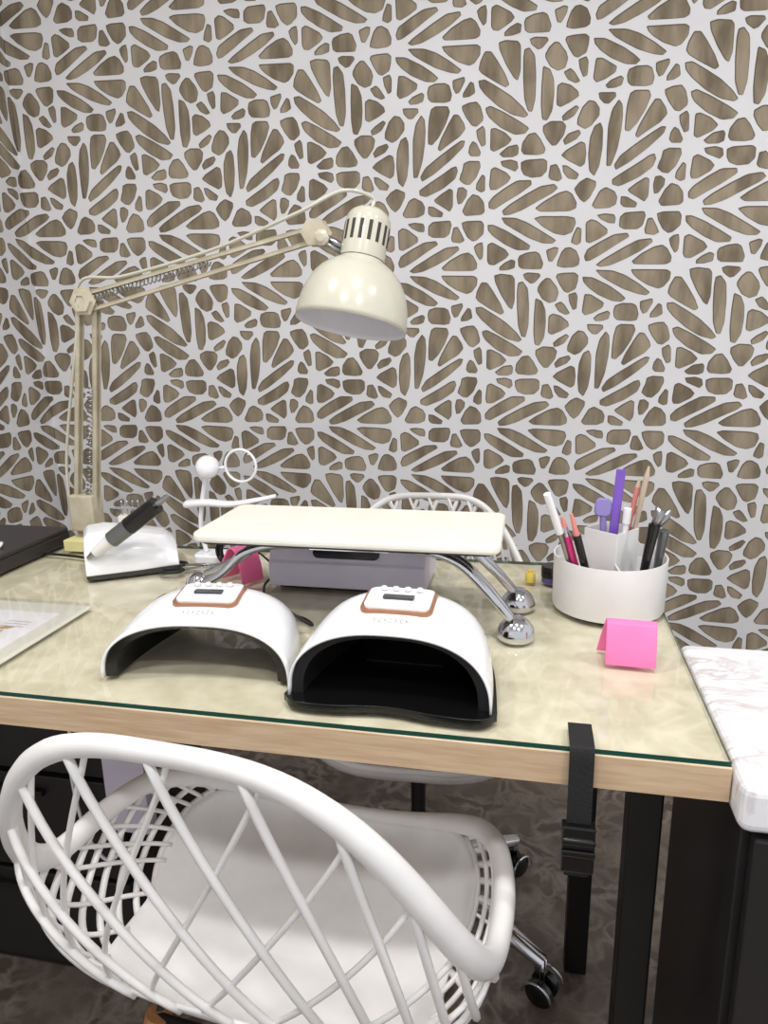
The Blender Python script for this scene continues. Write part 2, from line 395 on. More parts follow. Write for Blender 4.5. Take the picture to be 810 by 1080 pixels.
# marble-topped black cabinet to the right
cab = empty('cabinet', (.46,.82,0), 0, 'black cabinet with a white marble film top beside the desk', 'cabinet')
bm = bmesh.new(); abox(bm, -.243,.30,-.147,.15,.0,.69); bevel(link('body', bm, M['black_cab'], cab), .002)
for x0, x1 in ((-.235,.025),(.031,.295)):
    bm = bmesh.new(); abox(bm, x0, x1, -.165, -.149, .06, .685); d = bevel(link('door', bm, M['black_cab'], cab), .003)
    bm = bmesh.new(); abox(bm, x0+.03 if x0>0 else x1-.04, x0+.04 if x0>0 else x1-.03, -.178, -.166, .40, .52); link('handle', bm, M['steel'], d)
bm = bmesh.new(); abox(bm, -.2525,.31,-.17,.16,.692,.747)
o = link('marble_top', bm, M['marble'], cab); bevel(o, .012, 4)

# strap buckled round the desk edge
st = empty('strap', (.06,.68,.7), 0, 'black webbing strap with buckle looped over the front edge of the desk', 'strap')
bm = bmesh.new()
path = [(0,.045,.0525),(0,.02,.0535),(0,.004,.054),(0,-.004,.05),(0,-.007,.02),(0,-.009,-.02),(0,-.009,-.055)]
for i in range(len(path)-1):
    pass
pts = crom(path, 5); L = []
for p in pts: L.append([bm.verts.new(p+Vector((s*.0125,0,0))) for s in (-1,1)])
for i in range(len(L)-1): bm.faces.new((L[i][0],L[i][1],L[i+1][1],L[i+1][0]))
o = link('webbing', bm, M['strap'], st); sd = o.modifiers.new('s','SOLIDIFY'); sd.thickness = .002; sd.offset = 1
bm = bmesh.new(); abox(bm, -.017,.017,-.019,-.005,-.085,-.03); abox(bm,-.0175,.0175,-.022,-.0185,-.05,-.043); abox(bm,-.0175,.0175,-.022,-.0185,-.064,-.056)
bevel(link('buckle', bm, M['black_gloss'], st), .003)
bm = bmesh.new(); abox(bm, -.0125,.0125,-.011,-.009,-.095,-.08); link('strap_end', bm, M['strap'], st)

# ------------------------------------------------------------------ chairs
TAPER = 0
W_, D_, HA, HT, E_, DF, EX = .274, .185, .545, .821, 1.8, .25, .63
def rim_pt(t):
    s, c = math.sin(t), math.cos(t)
    x = W_*math.copysign(abs(s)**EX, s)
    if c > 0: y = D_*c**EX; z = HA+(HT-HA)*c**E_
    else: y = DF*(-(-c)**1.0); z = HA
    a = abs(t)
    k = min(1, max(0, (a-1.95)/(PI-1.95))); k = k*k*(3-2*k)
    z -= k*(HA-.452)
    if c < 0: x = W_*math.copysign(abs(s)**(EX+.05*k), s)
    if TAPER: x *= 1-TAPER*max(0, (z-HA)/(HT-HA))
    return Vector((x, y, z))
def measure_rim():
    global _S, _A
    _S = [rim_pt(-PI+2*PI*i/720) for i in range(721)]
    _A = [0]
    for i in range(720): _A.append(_A[-1]+(_S[i+1]-_S[i]).length)
_S = [rim_pt(-PI+2*PI*i/720) for i in range(721)]
_A = [0]
for i in range(720): _A.append(_A[-1]+(_S[i+1]-_S[i]).length)
def rim_u(u):   # u in 0..1 by arc length, .5 = back centre
    L = (u % 1.0)*_A[-1]
    lo, hi = 0, 720
    while hi-lo > 1:
        mid = (lo+hi)//2
        if _A[mid] <= L: lo = mid
        else: hi = mid
    f = (L-_A[lo])/max(1e-9, _A[hi]-_A[lo]); return _S[lo].lerp(_S[hi], f)
CENT = Vector((0,-.03,.40))
def shell(u, s, off=0):
    r = rim_u(u); a = s*PI/2
    hf = 1-math.cos(a)**.55 if s < 1 else 1; zf = math.sin(a)**.88 if s > 0 else 0
    p = Vector((r.x+(CENT.x-r.x)*hf, r.y+(CENT.y-r.y)*hf, r.z+(CENT.z-r.z)*zf))
    if off:
        n = Vector((p.x-CENT.x, p.y-CENT.y, 0)); 
        if n.length > 1e-6: n.normalize()
        n = (n*math.cos(a)+Vector((0,0,-1))*math.sin(a)).normalized(); p += n*off
    return p
def s_solid(u):      # where the solid pan starts
    a = abs(u-.5)*2   # 0 back .. 1 front
    k = min(1, max(0, (a-.55)/.30)); k = k*k*(3-2*k)
    return .58*(1-k)+.0*k
def chair_parts(root, mat, K=.19, thick=1.0, rk=1.0, dens=.25):
    bm = bmesh.new(); NU, NS = 96, 14; g = []
    for i in range(NU):
        u = i/NU; s0 = s_solid(u)
        g.append([bm.verts.new(shell(u, s0+(1-s0)*j/NS)) for j in range(NS)])
    cv = bm.verts.new(CENT)
    for i in range(NU):
        A, B = g[i], g[(i+1) % NU]
        for j in range(NS-1): bm.faces.new((A[j],A[j+1],B[j+1],B[j]))
        bm.faces.new((A[-1],cv,B[-1]))
    o = link('seat', bm, mat, root, True); sd = o.modifiers.new('s','SOLIDIFY'); sd.thickness = .005; sd.offset = 0
    bm = bmesh.new(); n = 144
    pts = [shell(i/n, 0) for i in range(n)]
    def rr(i): a = abs(i/n-.5)*2; return .0112+.0045*math.sin(min(1,a/.45)*PI*.5)**2 - .006*max(0,(a-.7)/.3)
    tube(bm, pts, [rr(i)*rk for i in range(n)], 12, closed=True, ref=lambda i: Vector((pts[i].x, pts[i].y, 0)).normalized(), flat=.8)
    link('rim', bm, mat, root, True)
    bm = bmesh.new()
    u0, u1 = .5-.375, .5+.375
    for k in range(-24, 25):
        for fam, sg in ((0,-1),(1,1)):
            us = (.5085, .4965)[fam]+.0465*k/2
            if k % 2 and abs(us-.5) < dens: continue
            P, R2 = [], []
            for j in range(25):
                s = j/24*.72; u = us+sg*K*s
                if u < u0-.012 or u > u1+.012: 
                    if len(P) > 1: break
                    P = []; continue
                if s > s_solid(u)+.035: break
                P.append(shell(u, s, .0025 if fam == 0 else -.0025))
            if len(P) > 2:
                r0 = .0047 if fam == 0 else .0032
                tube(bm, P, r0*thick, 7)
    link('lattice', bm, mat, root, True)
chairA = empty('lattice_chair', (-.289,.678,0), PI-.089, 'white lattice bucket chair with wooden legs in front of the desk', 'chair')
chair_parts(chairA, M['white_plastic'])
for sx, sy in ((1,1),(-1,1),(1,-1),(-1,-1)):
    bm = bmesh.new(); tube(bm, [(sx*.12, sy*.11-.03, .385),(sx*(.21 if sy < 0 else .195), sy*.20-.02, 0.0)], [.016,.010], 12); link('leg', bm, M['wood_leg'], chairA, True, autos=40)
bm = bmesh.new()
for sx in (1,-1): tube(bm, [(sx*.125,.082,.378),(sx*.125,-.142,.378)], .008, 8)
for sy in (.082,-.142): tube(bm, [(-.125,sy,.378),(.125,sy,.378)], .008, 8)
link('leg_frame', bm, M['black_metal'], chairA, True)

chairB = empty('lattice_chair', (-.195,1.25,0), .05, 'white lattice swivel chair on chrome castor base behind the desk', 'chair')
EX, E_, HT, W_, TAPER = .45, .5, .812, .245, .42; measure_rim()
chair_parts(chairB, M['white_plastic'], thick=.9, rk=.62, dens=0)
for c in list(chairB.children): c.location.z = .03
BC = Vector((-.002,-.07,0))
bm = bmesh.new(); tube(bm, [BC+Vector((0,0,.12)), BC+Vector((0,0,.26))], .025, 16); tube(bm, [BC+Vector((0,0,.26)), BC+Vector((0,0,.44))], .014, 16); abox(bm,-.08,.10,-.14,.04,.424,.438); link('gas_lift', bm, M['black_matt'], chairB, True, autos=40)
bm = bmesh.new(); tube(bm, [(.03,-.03,.405),(.16,-.02,.40),(.22,-.01,.385)], .005, 8); abox(bm,.19,.24,-.022,.004,.372,.392); link('lift_lever', bm, M['black_matt'], chairB, True, autos=40)
bm = bmesh.new()
_t = Vector((.045,1.065,0))-Vector((-.197,1.18,0)); _t.rotate(Matrix.Rotation(-.05,3,'Z')); a0 = math.atan2(_t.y,_t.x)
for k in range(5):
    a = a0+2*PI*k/5; d = Vector((math.cos(a),math.sin(a),0)); c = BC
    tube(bm, [c+d*.02+Vector((0,0,.13)), c+d*.12+Vector((0,0,.122)), c+d*.20+Vector((0,0,.105)), c+d*.268+Vector((0,0,.082))], [.026,.021,.017,.013], 12)
o = link('star_base', bm, M['chrome'], chairB, True, autos=40)
for k in range(5):
    a = a0+2*PI*k/5; d = Vector((math.cos(a),math.sin(a),0)); c = BC+d*.268; sd = Vector((-d.y,d.x,0))
    bm = bmesh.new()
    for s in (-1,1): lathe(bm, [(0,-.009),(.02,-.009),(.025,-.005),(.025,.005),(.02,.009),(0,.009)], 24, axisM(c+sd*s*.014+Vector((0,0,.0255)), sd))
    w = link('castor', bm, M['black_gloss'], chairB, True, autos=40)
    bm = bmesh.new(); tube(bm, [c+Vector((0,0,.04)), c+Vector((0,0,.09))], .006, 10)
    for s in (-1,1): tube(bm, [c+sd*s*.026+d*.027*math.cos(q)+Vector((0,0,.026+.028*math.sin(q))) for q in [PI*i/12 for i in range(13)]], .0025, 6)
    link('castor_hood', bm, M['chrome'], w, True)

# ------------------------------------------------------------------ articulated lamp
lamp = empty('work_lamp', (-.90,1.27,.75), 0, 'cream articulated work lamp clamped to the back corner of the desk', 'lamp')
LO = Vector((-.90,1.27,.75))
J0 = Vector((-.893,1.262,.835)); J1 = Vector((-.817,1.23,1.238)); J2 = Vector((-.340,1.13,1.325))
rimc = Vector((-.287,1.12,1.184)); ax = Vector((.15,.25,1)).normalized()
bm = bmesh.new(); abox(bm, -.93-LO.x,-.87-LO.x, 1.225-LO.y,1.275-LO.y,.7515-LO.z,.775-LO.z)
abox(bm, -.915-LO.x,-.885-LO.x,1.306-LO.y,1.32-LO.y,.67-LO.z,.775-LO.z); abox(bm, -.915-LO.x,-.885-LO.x,1.27-LO.y,1.32-LO.y,.765-LO.z,.775-LO.z); abox(bm, -.915-LO.x,-.885-LO.x,1.25-LO.y,1.32-LO.y,.66-LO.z,.672-LO.z)
tube(bm, [(-.9-LO.x,1.28-LO.y,.69-LO.z),(-.9-LO.x,1.28-LO.y,.704-LO.z)], .012, 12)
tube(bm, [(-.9-LO.x,1.28-LO.y,.62-LO.z),(-.9-LO.x,1.28-LO.y,.69-LO.z)], .005, 8)
bevel(link('clamp', bm, M['yellow_pad'], lamp), .002)
def T(v): return Vector(v)-LO
bm = bmesh.new(); abox(bm, -.027,.027,-.02,.02,.02,.095, M=Matrix.Translation(J0-LO-Vector((0,0,.065)))); tube(bm,[T(J0)+Vector((0,0,-.085)),T(J0)+Vector((0,0,-.03))],.012,12)
bevel(link('base_bracket', bm, M['cream_steel'], lamp), .004)
def uchan(bm, a, b, w, side, hgt=.008):
    """open U channel arm with lattice holes read as rungs"""
    d = (b-a).normalized(); sd = Vector(side).normalized(); up = d.cross(sd).normalized(); L = (b-a).length
    Mx = Matrix((d, sd, up)).transposed().to_4x4(); Mx.translation = a
    abox(bm, 0, L, -w/2, w/2, .0, .0018, M=Mx); abox(bm, 0, L, -w/2, -w/2+.0018, -hgt, .001, M=Mx); abox(bm, 0, L, w/2-.0018, w/2, -hgt, .001, M=Mx)
vy = Vector((.25,.97,0)).normalized()
offl = Vector((.021,0,-.003))
for sgn in (-1,1):
    bm = bmesh.new(); uchan(bm, T(J0+offl*sgn), T(J1+offl*sgn*.8), .013, vy); link('lower_arm_bar', bm, M['cream_steel'], lamp)
bm = bmesh.new(); a, b = T(J0+offl*.55+Vector((0,-.006,.02))), T(J0.lerp(J1,.62)+offl*.55+Vector((0,-.006,0))); n = 120
tube(bm, [a.lerp(b,i/n)+Vector((.0055*math.cos(i*1.3), .0055*math.sin(i*1.3),0)) for i in range(n+1)], .0012, 5); link('spring', bm, M['steel'], lamp, True)
upd = (J2-J1).normalized(); un = Vector((0,0,1)); un = (un-upd*un.dot(upd)).normalized()
for sgn in (-1,1):
    bm = bmesh.new(); uchan(bm, T(J1+un*(.015*sgn)), T(J2+un*(.010*sgn)), .009, vy, .0045); link('upper_arm_bar', bm, M['cream_steel'], lamp)
bm = bmesh.new(); a, b = T(J1+un*.004), T(J1.lerp(J2,.58)+un*.004)
tube(bm, [a.lerp(b,i/150)+Vector((0,.006*math.cos(i*1.3),.006*math.sin(i*1.3))) for i in range(151)], .0012, 5); link('spring', bm, M['steel'], lamp, True)
# joints: hexagonal plates with a hub
yv = Vector((0,-1,0))
bm = bmesh.new()
for dy in (-.014,.012): lathe(bm, [(0,dy),(.027,dy),(.027,dy+.0025),(0,dy+.0025)], 6, axisM(T(J1), yv))
lathe(bm, [(.011,.014),(.020,.014),(.020,.022),(.011,.022),(.011,.014)], 6, axisM(T(J1), yv))
lathe(bm, [(0,-.02),(.010,-.02),(.010,.02),(.0,.02)], 12, axisM(T(J1), yv))
link('elbow_joint', bm, M['cream_steel'], lamp)
bm = bmesh.new()
for dy in (-.013,.011): lathe(bm, [(0,dy),(.022,dy),(.022,dy+.0025),(0,dy+.0025)], 6, axisM(T(J2), yv))
lathe(bm, [(0,.012),(.010,.012),(.012,.024),(.006,.028),(0,.028)], 10, axisM(T(J2)+Vector((.014,0,-.01)), yv))
link('head_joint', bm, M['cream_steel'], lamp)
neckc = rimc+ax*.118
bm = bmesh.new(); tube(bm, [T(J2+Vector((.01,0,-.006))), T(neckc)+Vector((-.02,0,.0))], .0065, 10); tube(bm, [T(J2+Vector((.012,-.012,-.014))), T(neckc)+Vector((-.03,-.012,-.004))], .0035, 8)
link('neck_bracket', bm, M['steel'], lamp, True)
SM = axisM(T(rimc), ax)
prof = []
for i in range(15):
    a = i/14*PI/2; prof.append((.030+.0545*math.cos(a)**.75 if i<14 else .033, .0+.102*math.sin(a)**1.05))
prof = [(.088,0),(.088,.008),(.087,.020),(.0845,.036),(.080,.052),(.073,.067),(.064,.080),(.053,.090),(.043,.097),(.0365,.101),(.0355,.103)]
neck = [(.0355,.104),(.0355,.160),(.034,.168),(.030,.175),(.022,.181),(.010,.184),(0,.184)]
bm = bmesh.new(); lathe(bm, prof, 64, SM); o = link('lamp_shade', bm, [M['cream_enamel'], M['shade_inside']], lamp, True)
sd = o.modifiers.new('s','SOLIDIFY'); sd.thickness = .0018; sd.offset = -1; sd.material_offset = 1; sd.use_rim = True; sd.material_offset_rim = 0
bm = bmesh.new(); lathe(bm, neck, 64, SM); sk = link('shade_cap', bm, M['cream_enamel'], lamp, True, autos=50)
bm = bmesh.new()
for k in range(16):
    a = 2*PI*k/16; Mk = SM @ Matrix.Rotation(a,4,'Z'); abox(bm, .0335,.0359,-.0028,.0028,.126,.156, M=Mk)
link('vent_slots', bm, M['dark_slot'], sk)
bm = bmesh.new(); lathe(bm, [(0,.045),(.012,.047),(.024,.056),(.029,.070),(.026,.085),(.016,.097),(.0135,.12),(0,.12)], 24, SM); link('bulb', bm, M['white_plastic'], lamp, True)
bm = bmesh.new()
tube(bm, crom([T(rimc+ax*.183), T(rimc+ax*.20+Vector((.0,0,.002))), T(Vector((-.30,1.14,1.385))), T(J2+Vector((-.03,0,.03))), T(J1.lerp(J2,.6)+un*.022), T(J1.lerp(J2,.2)+un*.024), T(J1+Vector((-.01,0,.035))), T(J1+Vector((-.03,0,-.06))), T(J0+Vector((-.032,0,.1))), T(J0+Vector((-.035,0,-.05)))], 8), .003, 8)
link('cord', bm, M['cream_enamel'], lamp, True)

# ------------------------------------------------------------------ curing lamps
def curing(root, tray, WK=1.0, H0=.076, H1=.026):
    """local: x across, y front (-) to back (+), base z=0"""
    NX, NY = 40, 18
    def W(t): return (.119-.030*t**2.2)*WK
    def H(t): return H0+H1*math.sin(min(1,t/.62)*PI/2)-.050*max(0,(t-.5)/.5)**1.8
    def Yp(t, k): return -.085+.175*t + .012*(k**2)*(1-t)          # the top of the front edge sits back
    def pt(t, a, sc=1.0, dz=0):
        c, s = math.cos(a), math.sin(a)
        x = W(t)*sc*math.copysign(abs(c)**.80, c); z = H(t)*sc*abs(s)**.74
        return Vector((x, Yp(t, abs(s)), max(0, z+dz)))
    bm = bmesh.new(); g = [[bm.verts.new(pt(j/NY, PI*i/NX)) for i in range(NX+1)] for j in range(NY+1)]
    for j in range(NY):
        for i in range(NX): bm.faces.new((g[j][i],g[j][i+1],g[j+1][i+1],g[j+1][i]))
    o = link('shell', bm, M['white_gloss'], root, True); sd = o.modifiers.new('s','SOLIDIFY'); sd.thickness = .0025; sd.offset = -1
    # black inner liner, set just inside the white edge
    bm = bmesh.new(); prof = []
    t0s = (.03,.985)
    gi = []
    for j in range(NY+1):
        t = t0s[0]+(t0s[1]-t0s[0])*j/NY
        gi.append([bm.verts.new(pt(t, PI*i/NX, .965)) for i in range(NX+1)])
    gj = []
    for j in range(NY+1):
        t = t0s[0]+(t0s[1]-t0s[0])*j/NY
        sc = (.87 if tray else .86)-.06*t
        gj.append([bm.verts.new(pt(t, PI*i/NX, sc)+Vector((0,.004 if j==0 else 0,0))) for i in range(NX+1)])
    for gg in (gi, gj):
        for j in range(NY):
            for i in range(NX): bm.faces.new((gg[j][i],gg[j][i+1],gg[j+1][i+1],gg[j+1][i]))
    for i in range(NX):
        bm.faces.new((gi[0][i],gi[0][i+1],gj[0][i+1],gj[0][i])); 
        bm.faces.new((gi[-1][i],gi[-1][i+1],gj[-1][i+1],gj[-1][i]))
    if tray:
        bm.faces.new([gj[-1][i] for i in range(NX+1)])
    link('liner', bm, M['black_gloss'] if not tray else M['black_matt'], root, True, autos=50)
    # raised control panel with rose trim, display and buttons
    def ztop(y): 
        t = (y+.085-.012)/(.175-.012); t = max(0,min(1,t)); return H(t)
    def panel(bm, w, d, cy, r, lift, th):
        top = rrect(w, d, r, 5, 0, cy); lo, hi = [], []
        def zs(x, y):
            t = max(0,min(1,(y+.073)/.163)); k = min(1,abs(x)/W(t)); c = k**(1/.8); s = math.sqrt(max(0,1-c*c)); return H(t)*s**.74
        bmv = [(x, y, zs(x,y)) for x, y in top]
        lo = [bm.verts.new((x,y,z-.002)) for x,y,z in bmv]; hi = [bm.verts.new((x,y,z+lift)) for x,y,z in bmv]
        n = len(top); c = bm.verts.new((0,cy,zs(0,cy)+lift))
        for i in range(n):
            bm.faces.new((lo[i],lo[(i+1)%n],hi[(i+1)%n],hi[i])); bm.faces.new((hi[i],hi[(i+1)%n],c))
    bm = bmesh.new(); panel(bm, .088, .062, -.006, .012, .0035, 0); tr = link('panel_trim', bm, M['rose'], root, True, autos=40)
    bm = bmesh.new(); panel(bm, .080, .055, -.004, .010, .0055, 0); pn = link('control_panel', bm, M['white_gloss'], root, True, autos=40)
    zc = H((-.012+.073)/.163)
    bm = bmesh.new(); prism(bm, rrect(.038,.011,.002,3,0,-.010), 0, .002, Matrix.Translation((0,0,zc+.0053)) ); link('display', bm, M['lcd'], pn)
    for k in range(4):
        bm = bmesh.new(); lathe(bm, [(0,.0),(.0042,.0),(.0042,.0028),(.003,.004),(0,.004)], 14, Matrix.Translation((-.0225+.015*k,.010,H((.010+.073)/.163)+.0045))); link('button', bm, M['white_plastic'], pn, True, autos=40)
    # faint grey maker's lettering on the slope in front of the panel
    bm = bmesh.new()
    random.seed(4)
    x = -.022
    y0 = -.052
    def zz(y): return H(max(0,(y+.073)/.163))
    for k in range(7):
        w = .0045; a = Vector((x,y0,zz(y0)+.0007)); b = Vector((x,y0+.006,zz(y0+.006)+.0007))
        for (p, q) in ((a, b),(a+Vector((0,0,0)), a+Vector((w*.7,0,0))),(b, b+Vector((w*.7,0,0)))) if k % 2 else ((a,b),(b,a+Vector((w*.7,0,0)))):
            tube(bm, [p,q], .0004, 4)
        x += .0064
    link('lettering', bm, M['grey_print'], root)
    if tray:
        bm = bmesh.new()
        n = 40; out = []
        P = []
        for (x, y) in crom([(-.122,-.085,0),(-.124,-.07,0),(-.112,.03,0),(-.09,.085,0),(0,.092,0),(.09,.085,0),(.112,.03,0),(.124,-.07,0),(.122,-.085,0),(.105,-.098,0),(.06,-.098,0),(0,-.090,0),(-.06,-.098,0),(-.105,-.098,0)], 6, True) and [(v.x,v.y) for v in crom([(-.122,-.085,0),(-.124,-.07,0),(-.112,.03,0),(-.09,.085,0),(0,.092,0),(.09,.085,0),(.112,.03,0),(.124,-.07,0),(.122,-.085,0),(.105,-.098,0),(.06,-.098,0),(0,-.090,0),(-.06,-.098,0),(-.105,-.098,0)], 6, True)]:
            P.append((x,y))
        prism(bm, P, -.008, .001); o = link('base_tray', bm, M['black_gloss'], root, True, autos=50); bevel(o, .003, 3)
        bm = bmesh.new(); abox(bm, -.05,.05,.02,.05,.0015,.003); link('foot_plate', bm, M['black_matt'], root)
L1 = empty('curing_lamp', (-.416,.833,.7505), .10, 'left arched white nail curing lamp, open underneath with no tray', 'nail lamp')
curing(L1, False, 1.03, .071, .019)
L2 = empty('curing_lamp', (-.152,.802,.7595), -.02, 'right white nail curing lamp standing on its black base tray', 'nail lamp')
curing(L2, True, 1.0, .081, .020)

# ------------------------------------------------------------------ padded arm rest
ar = empty('arm_rest', (-.26,1.01,.75), 0, 'cream padded arm rest table on four chrome legs', 'arm rest')
bm = bmesh.new(); prism(bm, rrect(.445,.188,.016,5,0,-.006), .132, .146); o = link('pad', bm, M['leather'], ar, True, autos=60); bevel(o, .005, 4, 60)
bm = bmesh.new(); prism(bm, rrect(.425,.170,.014,4,0,-.006), .128, .1325); link('base_board', bm, M['dark_box'], ar)
for sx in (-1,1):
    for sy in (-1,1):
        fx = (.245 if sx > 0 else -.292); fy = sy*.058+ (0 if sy<0 else 0)
        bm = bmesh.new()
        for off in (-.0085,.0085):
            P = crom([(sx*.05, sy*.03+off,.118),(sx*.12, sy*.036+off,.116),(sx*.165, sy*.044+off,.102),(sx*.205, sy*.052+off,.066),(fx-sx*.006, fy+off*.5,.026)], 6)
            tube(bm, P, .0062, 10)
        lg = link('leg', bm, M['chrome'], ar, True)
        bm = bmesh.new(); lathe(bm, [(0,0),(.025,0),(.027,.004),(.0265,.010),(.0235,.018),(.017,.026),(.010,.031),(0,.033)], 24, Matrix.Translation((fx,fy,.0))); link('foot', bm, M['chrome'], lg, True, autos=60)
bm = bmesh.new(); abox(bm,-.06,.06,-.045,.045,.112,.1285); link('leg_bracket', bm, M['chrome'], ar)

# grey-lilac box under the arm rest
bx = empty('dust_collector', (-.30,1.15,.75), 0, 'grey lilac box with a black slot behind the arm rest legs', 'dust collector')
bm = bmesh.new(); P = [(-.062,.006),(-.062,.048),(-.057,.050),(-.044,.085),(.075,.085),(.075,.006)]
Mz = Matrix(((0,0,1,0),(1,0,0,0),(0,1,0,0),(0,0,0,1)))
prism(bm, P, -.135, .135, Mz); o = link('body', bm, M['lilac_box'], bx); bevel(o, .004, 3)
bm = bmesh.new(); prism(bm, rrect(.115,.024,.010,5), -.002, .003, Matrix.Translation((0,-.0505,.0675)) @ Matrix.Rotation(math.radians(69.6),4,'X')); link('slot', bm, M['black_gloss'], bx)
bm = bmesh.new(); abox(bm,-.12,.12,-.05,.07,0,.006); link('foot_base', bm, M['black_matt'], bx)

# ------------------------------------------------------------------ pink folded cards
def folded(name, loc, rz, mat, label, w, h, spread, flare):
    r = empty(name, loc, rz, label, 'folded card')
    bm = bmesh.new()
    pf = [(-spread*.5,0),(-spread*.42,h*.45),(-spread*.18,h*.93),(0,h),(spread*.18,h*.93),(spread*.42,h*.45),(spread*.5,0)]
    n = len(pf); gv = []
    for i, (y, z) in enumerate(pf):
        sx = -flare*w*(1-z/h)*(1 if y > 0 else 0)
        gv.append([bm.verts.new((x+sx, y, z)) for x in (-w/2, -w/6, w/6, w/2)])
    for i in range(n-1):
        for k in range(3): bm.faces.new((gv[i][k],gv[i][k+1],gv[i+1][k+1],gv[i+1][k]))
    o = link('card', bm, mat, r, True, autos=30); sd = o.modifiers.new('s','SOLIDIFY'); sd.thickness = .003; sd.offset = -1; bevel(o, .001, 2)
    return r
folded('pink_card', (.133,.905,.7505), -.06, M['pink_hot'], 'bright pink folded card standing in front of the white organiser', .062, .056, .046, .16)
folded('pink_card', (-.50,1.13,.7505), 1.0, M['pink_deep'], 'deep pink folded card standing behind the left curing lamp', .045, .062, .060, .3)

# ------------------------------------------------------------------ organiser
OX, OY = .122, 1.095
og = empty('organiser', (OX,OY,.75), 0, 'round white plastic brush organiser at the right end of the desk', 'organiser')
bm = bmesh.new(); lathe(bm, [(.0,.004),(.083,.004),(.084,.006),(.0845,.086),(.0825,.086),(.082,.008),(0,.008)], 72, None); o = link('outer_cup', bm, M['white_plastic'], og, True, autos=40)
bm = bmesh.new(); lathe(bm, [(0,0),(.070,0),(.070,.0039),(0,.0039)], 48); link('turntable', bm, M['dark_slot'], og)
bm = bmesh.new()
q = .028
for a in range(4):
    Ma = Matrix.Rotation(PI/4+a*PI/2+.1, 4, 'Z') @ Matrix.Translation((0,0,0)); abox(bm, -q,q,-q-.001,-q+.001,.008,.128, M=Ma)
abox(bm, -q,q,-q,q,.008,.010, M=Matrix.Rotation(PI/4+.1,4,'Z'))
link('inner_tower', bm, M['white_plastic'], og)
for a in range(4):
    bm = bmesh.new(); Ma = Matrix.Rotation(a*PI/2+.1,4,'Z'); abox(bm, .0402,.082,-.001,.001,.008,.082, M=Ma); link('divider', bm, M['white_plastic'], og)

def stick(name, a, b, segs, label, cat, flat=1.0, n=12, ref=None, extra=None):
    """segs: (part, t0, t1, r0, r1, material)"""
    a, b = Vector(a), Vector(b); r = empty(name, a, 0, label, cat)
    d = b-a
    for (pn, t0, t1, r0, r1, mt) in segs:
        bm = bmesh.new(); tube(bm, [d*t0, d*(t0*.5+t1*.5), d*t1], [r0,(r0+r1)/2,r1], n, flat=flat, ref=ref); link(pn, bm, mt, r, True, autos=40)
    return r
B0 = .7605
stick('brush_pen', (.084,1.078,B0),(.022,1.0185,.945), [('handle',0,.66,.0035,.0045,M['steel']),('cap',.66,1,.0062,.0055,M['white_gloss'])], 'thin pen with a long white cap leaning out of the organiser', 'pen')
stick('tweezers', (.079,1.068,B0),(.031,1.047,.922), [('arm',0,1,.0022,.0035,M['steel']),('grip',.7,.93,.0042,.0042,M['black_matt'])], 'slim metal tweezers leaning at the left side of the organiser', 'tweezers')
stick('brush', (.090,1.058,B0),(.045,1.039,.906), [('handle',0,.80,.0035,.0055,M['magenta']),('ferrule',.80,.90,.0050,.0045,M['chrome']),('tip',.90,1,.0045,.002,M['salmon'])], 'magenta handled nail brush leaning in the organiser', 'brush')
stick('brush', (.102,1.046,B0),(.062,1.030,.898), [('handle',0,.88,.0050,.0062,M['black_gloss']),('tip',.88,1.12,.0045,.0025,M['salmon'])], 'black handled brush with salmon tip beside the magenta one', 'brush')
stick('nail_file', (.118,1.092,.762),(.128,1.075,.972), [('blade',0,1,.0068,.0068,M['purple'])], 'purple nail file standing upright in the centre of the organiser', 'nail file', flat=.35, n=14, ref=(0,1,0))
r = stick('clip', (.116,1.090,.763),(.105,1.080,.925), [('stem',0,.86,.004,.005,M['lavender'])], 'lavender plastic clip beside the purple file', 'clip')
bm = bmesh.new(); prism(bm, rrect(.024,.028,.008,4), -.004,.004, axisM((-.010,-.009,.150),(.1,-1,.1))); bevel(link('jaw', bm, M['lavender'], r, True, autos=50), .002)
stick('bottle_cap_pen', (.135,1.085,.763),(.140,1.07,.915), [('barrel',0,.85,.0045,.0045,M['paper']),('cap',.85,1,.006,.006,M['white_gloss'])], 'short white pen at the right of the purple file', 'pen')
stick('cuticle_stick', (.142,1.112,.762),(.168,1.088,.975), [('shaft',0,.93,.0035,.0042,M['beige']),('tip',.93,1,.0040,.0015,M['beige'])], 'bare wooden cuticle stick leaning right in the organiser', 'stick')
stick('cuticle_stick', (.132,1.108,.762),(.158,1.10,.955), [('shaft',0,.93,.0030,.0040,M['salmon']),('tip',.93,1,.0040,.0015,M['beige'])], 'pinkish wooden stick just left of the bare cuticle stick', 'stick')
cl = stick('cuticle_nipper', (.158,1.055,B0),(.178,1.05,.912), [('handle',0,.9,.004,.0085,M['black_gloss'])], 'black handled cuticle nipper at the right of the organiser', 'nipper')
bm = bmesh.new(); tube(bm, [(.017,-.003,.13),(.024,-.004,.152),(.020,-.004,.163)], [.006,.007,.003], 10); tube(bm, [(.019,.002,.128),(.034,.002,.148),(.038,.002,.158)], [.005,.006,.003], 10)
link('jaws', bm, M['steel'], cl, True)
cl2 = stick('hair_clip', (.185,1.09,B0),(.192,1.062,.885), [('body',0,1,.004,.0075,M['grey_knurl'])], 'small grey metal clip resting on the right rim of the organiser', 'clip')

